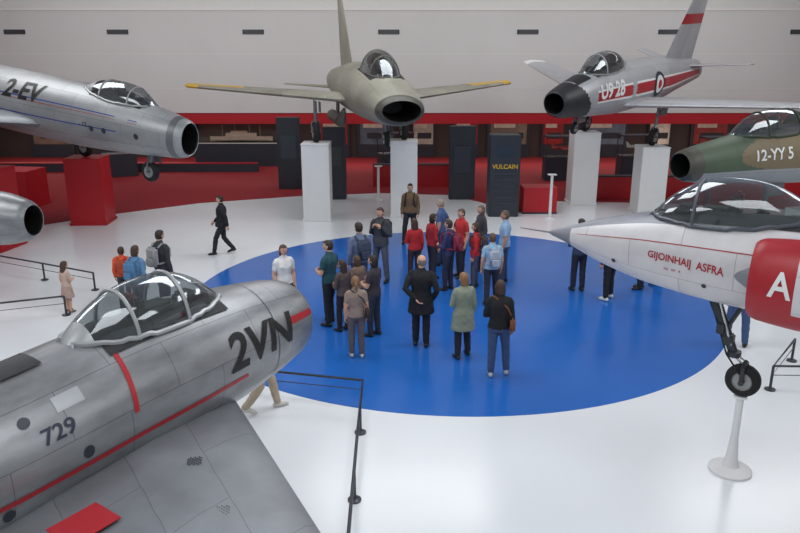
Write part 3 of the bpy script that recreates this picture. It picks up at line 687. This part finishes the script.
def person(name,x,y,h,face,top,bot,shoe=(30,30,32),hair=(40,30,24),hs='short',sleeve='long',arms=('hang','hang'),stance='stand',pack=None,bag=None,hem=.90,loose=.012,fem=False,look=0,skin=(204,158,134),bend=0,legs='long',lookdown=0,skirt=None):
    K=h/1.72; hk=1.0 if h>1.5 else 1+(1.5-h)*.55
    sw=.166 if fem else .184; body=Acc()
    L=loose; W=.92 if fem else 1
    rings=[ering(.83,.135+L,.10+L),ering(.90,.172+L,.125+L),ering(1.0,.162*W+L,.118+L),ering(1.09,.142*W+L,.105+L,.0),ering(1.2,.156*W+L,.118+L),ering(1.31,.172*W+L,.122+L,-.005),ering(1.375,.155*W+L,.106+L*.8,-.01),ering(1.425,.118*W+L*.4,.085+L*.4,-.012),ering(1.465,.080,.068,-.012),ering(1.51,.056,.058,-.004),ering(1.60,.052,.056,.004)]
    body.add(*rloft(rings))
    if fem and h>1.5:
        for s in (-1,1): body.add(*ell((s*.062,.075+L,1.265),(.062,.052,.058),12,8))
    if hem<.85: body.add(*rloft([ering(hem,.21+L,.17+L),ering(hem+.12,.2+L,.15+L),ering(.95,.175+L,.13+L),ering(1.05,.15,.11)]))
    if skirt: body.add(*rloft([ering(skirt,.24,.2),ering(.8,.2,.15),ering(.98,.16,.12)]))
    segs=[]
    def seg(p0,p1,r,lab): segs.append((Vector(p0),Vector(p1),r,lab))
    seg((0,0,.95),(0,0,1.38),.14,1); seg((0,-.01,1.50),(0,0,1.62),.05,0); seg((-sw+.04,0,1.38),(sw-.04,0,1.38),.08,1)
    hands=[]
    for s,ap in ((-1,arms[0]),(1,arms[1])):
        e,w=ARMS[ap]; S=Vector((s*sw,-.01,1.385)); E=S+Vector((s*e[0],e[1],e[2])); Wr=S+Vector((s*w[0],w[1],w[2]))
        sl=.012 if sleeve=='long' else 0
        body.add(*tube([S+Vector((-s*.08,0,.025)),S+Vector((-s*.02,0,.005)),S+Vector((s*.008,0,-.04)),S.lerp(E,.4),S.lerp(E,.7),E,E.lerp(Wr,.3),E.lerp(Wr,.75),Wr,Wr+(Wr-E).normalized()*.02],
            [.048,.056+L*.4,.056+L*.4,.052+L*.4,.047+L*.4,.043+sl,.042+sl,.033+sl,.027+sl*.9,.024],14))
        seg(S,S.lerp(E,.62),.05,1); seg(S.lerp(E,.62),E,.045,1 if sleeve=='long' else 0); seg(E,E.lerp(Wr,.96),.036,1 if sleeve=='long' else 0)
        hands.append((Wr,(Wr-E),Vector((-s,0.15,0)),s))
    hw=.092
    if stance=='walk': an=[Vector((-.07,.26,.075)),Vector((.08,-.27,.13))]; kn=[Vector((-.085,.19,.49)),Vector((.085,-.02,.47))]
    elif stance=='ease': an=[Vector((-.11,-.03,.075)),Vector((.16,.09,.075))]; kn=[Vector((-.10,-.005,.48)),Vector((.135,.10,.48))]
    elif stance=='wide': an=[Vector((-.17,.0,.075)),Vector((.17,-.02,.075))]; kn=[Vector((-.14,.02,.48)),Vector((.14,.01,.48))]
    else: an=[Vector((-.10,.03,.075)),Vector((.10,-.03,.075))]; kn=[Vector((-.098,.035,.48)),Vector((.098,.0,.48))]
    pl=.012 if legs=='long' else 0
    for s,A_,Kn in ((-1,an[0],kn[0]),(1,an[1],kn[1])):
        Hp=Vector((s*hw,0,.90))
        body.add(*tube([Hp+Vector((0,0,.05)),Hp-Vector((0,0,.06)),Hp.lerp(Kn,.5),Kn,Kn.lerp(A_,.3),Kn.lerp(A_,.7),A_+Vector((0,0,.03)),A_-Vector((0,0,.02))],
            [.088,.094,.078+pl*.4,.060+pl,.060+pl,.048+pl*1.3,.042+pl*1.6,.036],16))
        fo=A_.z-.075
        body.add(*tube([A_+Vector((0,-.075,-.035+fo*.5)),A_+Vector((0,-.03,-.03)),A_+Vector((s*.005,.06,-.038)),A_+Vector((s*.015,.13,-.045-fo*.6)),A_+Vector((s*.015,.185,-.052-fo*.8))],[.03,.042,.043,.040,.022],12))
        seg(Hp,Kn,.08,2); seg(Kn,A_+Vector((0,0,.04)),.055,2 if legs=='long' else 0)
        seg(A_+Vector((0,-.05,-.03)),A_+Vector((0,.17,-.045)),.042,3)
    me=bpy.data.meshes.new('tmp'); me.from_pydata([tuple(p) for p in body.v],[],body.f); me.update()
    ob=bpy.data.objects.new('tmp',me); scene.collection.objects.link(ob)
    md=ob.modifiers.new('r','REMESH'); md.mode='VOXEL'; md.voxel_size=.0145
    sm=ob.modifiers.new('s','SMOOTH'); sm.factor=.5; sm.iterations=4
    dg=bpy.context.evaluated_depsgraph_get(); m2=bpy.data.meshes.new_from_object(ob.evaluated_get(dg))
    nv=len(m2.vertices); co=np.empty(nv*3); m2.vertices.foreach_get('co',co); co=co.reshape(-1,3)
    fs=[list(p.vertices) for p in m2.polygons]
    cen=np.array([co[q].mean(axis=0) for q in fs])
    bpy.data.objects.remove(ob); bpy.data.meshes.remove(me); bpy.data.meshes.remove(m2)
    co[:,2]=np.maximum(co[:,2],0.003)
    fold=np.sin(co[:,2]*46+co[:,0]*17+x*5)*np.sin(co[:,0]*33+co[:,1]*29+y*3)*.0035
    rad=np.sqrt((co[:,0])**2+(co[:,1])**2)+1e-6
    msk=(co[:,2]>.15)&(co[:,2]<1.36)
    co[:,0]+=np.where(msk,fold*co[:,0]/rad,0); co[:,1]+=np.where(msk,fold*co[:,1]/rad,0)
    best=np.full(len(cen),1e9); lab=np.zeros(len(cen),int)
    for p0,p1,r,lb in segs:
        a_=np.array(p0);d_=np.array(p1)-a_; t=np.clip(((cen-a_)@d_)/max(1e-9,d_@d_),0,1)
        ds=np.linalg.norm(cen-(a_+t[:,None]*d_),axis=1)-r
        u=ds<best; best=np.where(u,ds,best); lab=np.where(u,lb,lab)
    isleg=(lab==2); istor=(lab==1)
    z=cen[:,2]
    lab=np.where(isleg&(z>hem),1,lab)
    lab=np.where(istor&(np.abs(cen[:,0])<.19)&(z<hem),2,lab)
    if legs!='long' or skirt:
        zz=skirt or .5
        lab=np.where((lab==0)&(z<.95)&(z>zz)&(np.abs(cen[:,0])<.19),2,lab)
    acc=Acc(); acc.add(co.tolist(),fs,lab.tolist())
    for (w,d,inn,s) in hands: hand(acc,w,d,inn,0)
    head(acc,Vector((0,.018,1.72-.115*hk)),hk,look,hs,pitch=-lookdown)
    mats=[cmat(skin,'skin'),cmat(top),cmat(bot),mat('shoe_%d_%d_%d'%shoe,shoe,.6),cmat(hair,'hair'),BLACK,mat('lips',(150,80,74),.5),mat('eyewhite',(225,222,216),.4),cmat(pack or bag or (40,40,44),'bag'),mat('soleW',(210,210,208),.6)]
    if pack:
        acc.add(*boxg(0,-.215-L,1.2,.29,.15,.42,.055,3),8); acc.add(*boxg(0,-.30-L,1.1,.22,.06,.2,.03,3),8)
        for s in (-1,1): acc.add(*tube([(s*.10,-.15,1.39),(s*.11,-.05,1.455),(s*.115,.07,1.41),(s*.12,.135+L,1.31),(s*.13,.12+L,1.15),(s*.15,.0,1.05),(s*.11,-.16,1.04)],.02,6),8)
    if bag:
        acc.add(*boxg(.22,-.06,.98,.09,.28,.24,.035,3),8)
        acc.add(*tube([(.22,-.05,1.09),(.12,-.14,1.3),(-.08,-.08,1.455),(-.12,.04,1.44),(.0,.15,1.28),(.2,.06,1.08)],.013,6),8)
    o=acc.obj(name,mats,angle=80)
    o.scale=(K,K,K); o.location=(x,y,.004 if (x-1.13)**2+(y-15.74)**2<34 else (0.02 if y>28 else 0)); o.rotation_euler=(0,0,R(face-90))
    return o
SK2=(182,134,110)
P=person
P('person',-4.81,19.1,1.62,-172,(26,28,34),(34,34,38),hair=(30,24,20),stance='walk',arms=('swingb','swingf'),loose=.03,hem=.84)
P('child',-7.01,14.49,1.12,60,(196,170,158),(176,150,140),shoe=(110,96,90),hair=(70,48,34),hs='long',sleeve='short',fem=True,skirt=.52,legs='short',arms=('hang','front'))
P('child',-5.95,14.9,1.32,100,(216,84,44),(60,60,66),hair=(60,40,28),pack=(170,70,44))
P('person',-5.35,14.1,1.56,70,(96,136,172),(60,64,80),hair=(70,48,34),pack=(80,124,164),fem=True,hs='bob')
P('person',-5.05,14.75,1.72,60,(50,52,58),(40,42,52),hair=(44,34,28),pack=(150,150,150))
P('person',-2.31,13.82,1.65,-60,(222,220,216),(60,64,84),hair=(74,48,34),hs='bob',fem=True,sleeve='short')
P('person',-2.12,10.06,1.66,20,(206,204,200),(176,160,140),shoe=(200,196,190),stance='walk',hair=(80,60,44))
P('person',-1.4,13.73,1.76,150,(34,74,84),(28,30,34),hair=(52,38,30),sleeve='short',arms=('front','front'),stance='ease',look=20)
P('person',-.88,15.1,1.8,120,(104,116,146),(62,66,84),hair=(50,38,30),pack=(60,68,90),arms=('hang','strap'))
P('person',-.46,16.66,1.8,-120,(62,64,70),(80,84,94),hair=(60,50,44),arms=('strap','strap'),pack=(30,30,34),stance='wide',loose=.03)
P('person',.29,20.28,1.73,-100,(116,92,66),(38,38,44),hair=(40,32,28),stance='ease',arms=('hang','hang'),pack=(34,34,38))
P('person',1.04,18.03,1.72,160,(74,98,146),(58,70,104),hair=(150,140,130),sleeve='short',arms=('hang','behind'))
P('child',-1.11,13.40,1.46,140,(84,70,70),(34,34,40),hair=(58,40,30),hs='long',arms=('front','hang'),fem=True)
P('child',-.78,12.12,1.52,100,(146,128,118),(96,88,92),shoe=(190,186,180),hair=(130,94,64),hs='pony',fem=True,bag=(60,50,46),sleeve='short')
P('person',-.50,13.15,1.62,150,(56,48,56),(44,48,64),hair=(40,28,24),hs='bob',fem=True,sleeve='short',arms=('front','front'))
P('child',-.86,13.95,1.38,130,(120,100,86),(70,76,96),hair=(84,60,42),hs='bob',sleeve='short')
P('person',.39,12.63,1.76,80,(20,22,28),(26,28,34),hair=(120,112,106),hs='bald',loose=.035,hem=.66,arms=('behind','pocket'),look=30)
P('person',.34,16.6,1.55,110,(184,38,44),(60,46,52),hair=(70,46,34),hs='long',fem=True,arms=('front','hang'))
P('person',1.11,15.97,1.66,150,(50,56,96),(40,44,66),hair=(60,44,36),arms=('front','hang'),pack=(140,44,66))
P('person',1.48,17.0,1.70,-150,(190,50,52),(44,46,60),hair=(90,74,62),arms=('hang','hip'),sleeve='short')
P('person',1.74,16.15,1.55,170,(190,42,46),(70,76,96),hair=(60,40,30),hs='bob',fem=True,pack=(70,64,66))
P('person',.78,16.9,1.6,30,(170,40,50),(50,50,62),hair=(50,36,28),hs='bob',fem=True)
P('person',2.02,17.6,1.66,-160,(70,66,72),(44,46,56),hair=(110,96,84),hs='bob',fem=True)
P('person',1.97,14.93,1.60,100,(150,184,212),(44,46,60),hair=(96,70,50),hs='short',sleeve='short',pack=(166,176,190),stance='ease')
P('person',2.46,16.5,1.76,170,(148,180,212),(60,66,90),hair=(96,80,68),sleeve='short',arms=('hang','hip'),skin=SK2)
P('person',1.12,12.08,1.60,110,(134,142,124),(36,38,46),hair=(140,100,66),hs='bob',fem=True,hem=.60,loose=.03,arms=('front','hang'),stance='ease')
P('person',1.65,11.32,1.70,85,(22,22,26),(62,80,114),shoe=(190,186,182),hair=(60,40,30),hs='bob',fem=True,loose=.025,bag=(120,72,48),arms=('front','hang'),stance='ease',skin=SK2)
P('person',4.09,15.9,1.7,100,(50,60,90),(36,38,52),hair=(50,40,34),arms=('front','front'))
P('person',4.63,15.27,1.72,120,(120,40,50),(28,28,34),shoe=(214,214,212),hair=(50,40,34),stance='ease')
P('person',5.59,16.05,1.68,170,(60,62,70),(34,34,42),hair=(70,60,50))
P('person',6.14,16.4,1.72,150,(140,140,150),(44,50,70),hair=(40,30,30))
P('person',6.3,12.68,1.72,60,(70,90,130),(64,88,130),hair=(60,50,40),stance='wide')

# ------------------------------------------------------------ lights, world, camera
w=bpy.data.worlds.new('world'); scene.world=w; w.use_nodes=True
w.node_tree.nodes['Background'].inputs[0].default_value=(.86,.93,1,1); w.node_tree.nodes['Background'].inputs[1].default_value=.6
def area(x,y,z,sx,sy,e,c=(.97,.99,1.0),rot=(0,0,0),name='ceiling_light'):
    l=bpy.data.lights.new(name,'AREA'); l.shape='RECTANGLE'; l.size=sx; l.size_y=sy; l.energy=e; l.color=c
    o=bpy.data.objects.new(name,l); o.location=(x,y,z); o.rotation_euler=rot; link(o)
for x in (-12,0,12):
    for y in (3,12,21): area(x,y,8.95,6,3.5,345)
area(0,29.0,8.9,36,2.0,950,rot=(R(28),0,0),name='added_wall_fill')  # fill lamp added only to brighten the back wall, not a known fixture
area(-10,35.4,2.5,20,.5,260,(1,.92,.84),name='gallery_light'); area(11,35.4,2.5,20,.5,260,(1,.92,.84),name='gallery_light')
cd=bpy.data.cameras.new('camera'); cd.lens=36*725/800; cd.sensor_width=36; cd.clip_end=200
co=bpy.data.objects.new('camera',cd); link(co); co.location=(0,0,5.3); co.rotation_euler=(R(90-16.5),0,0); scene.camera=co
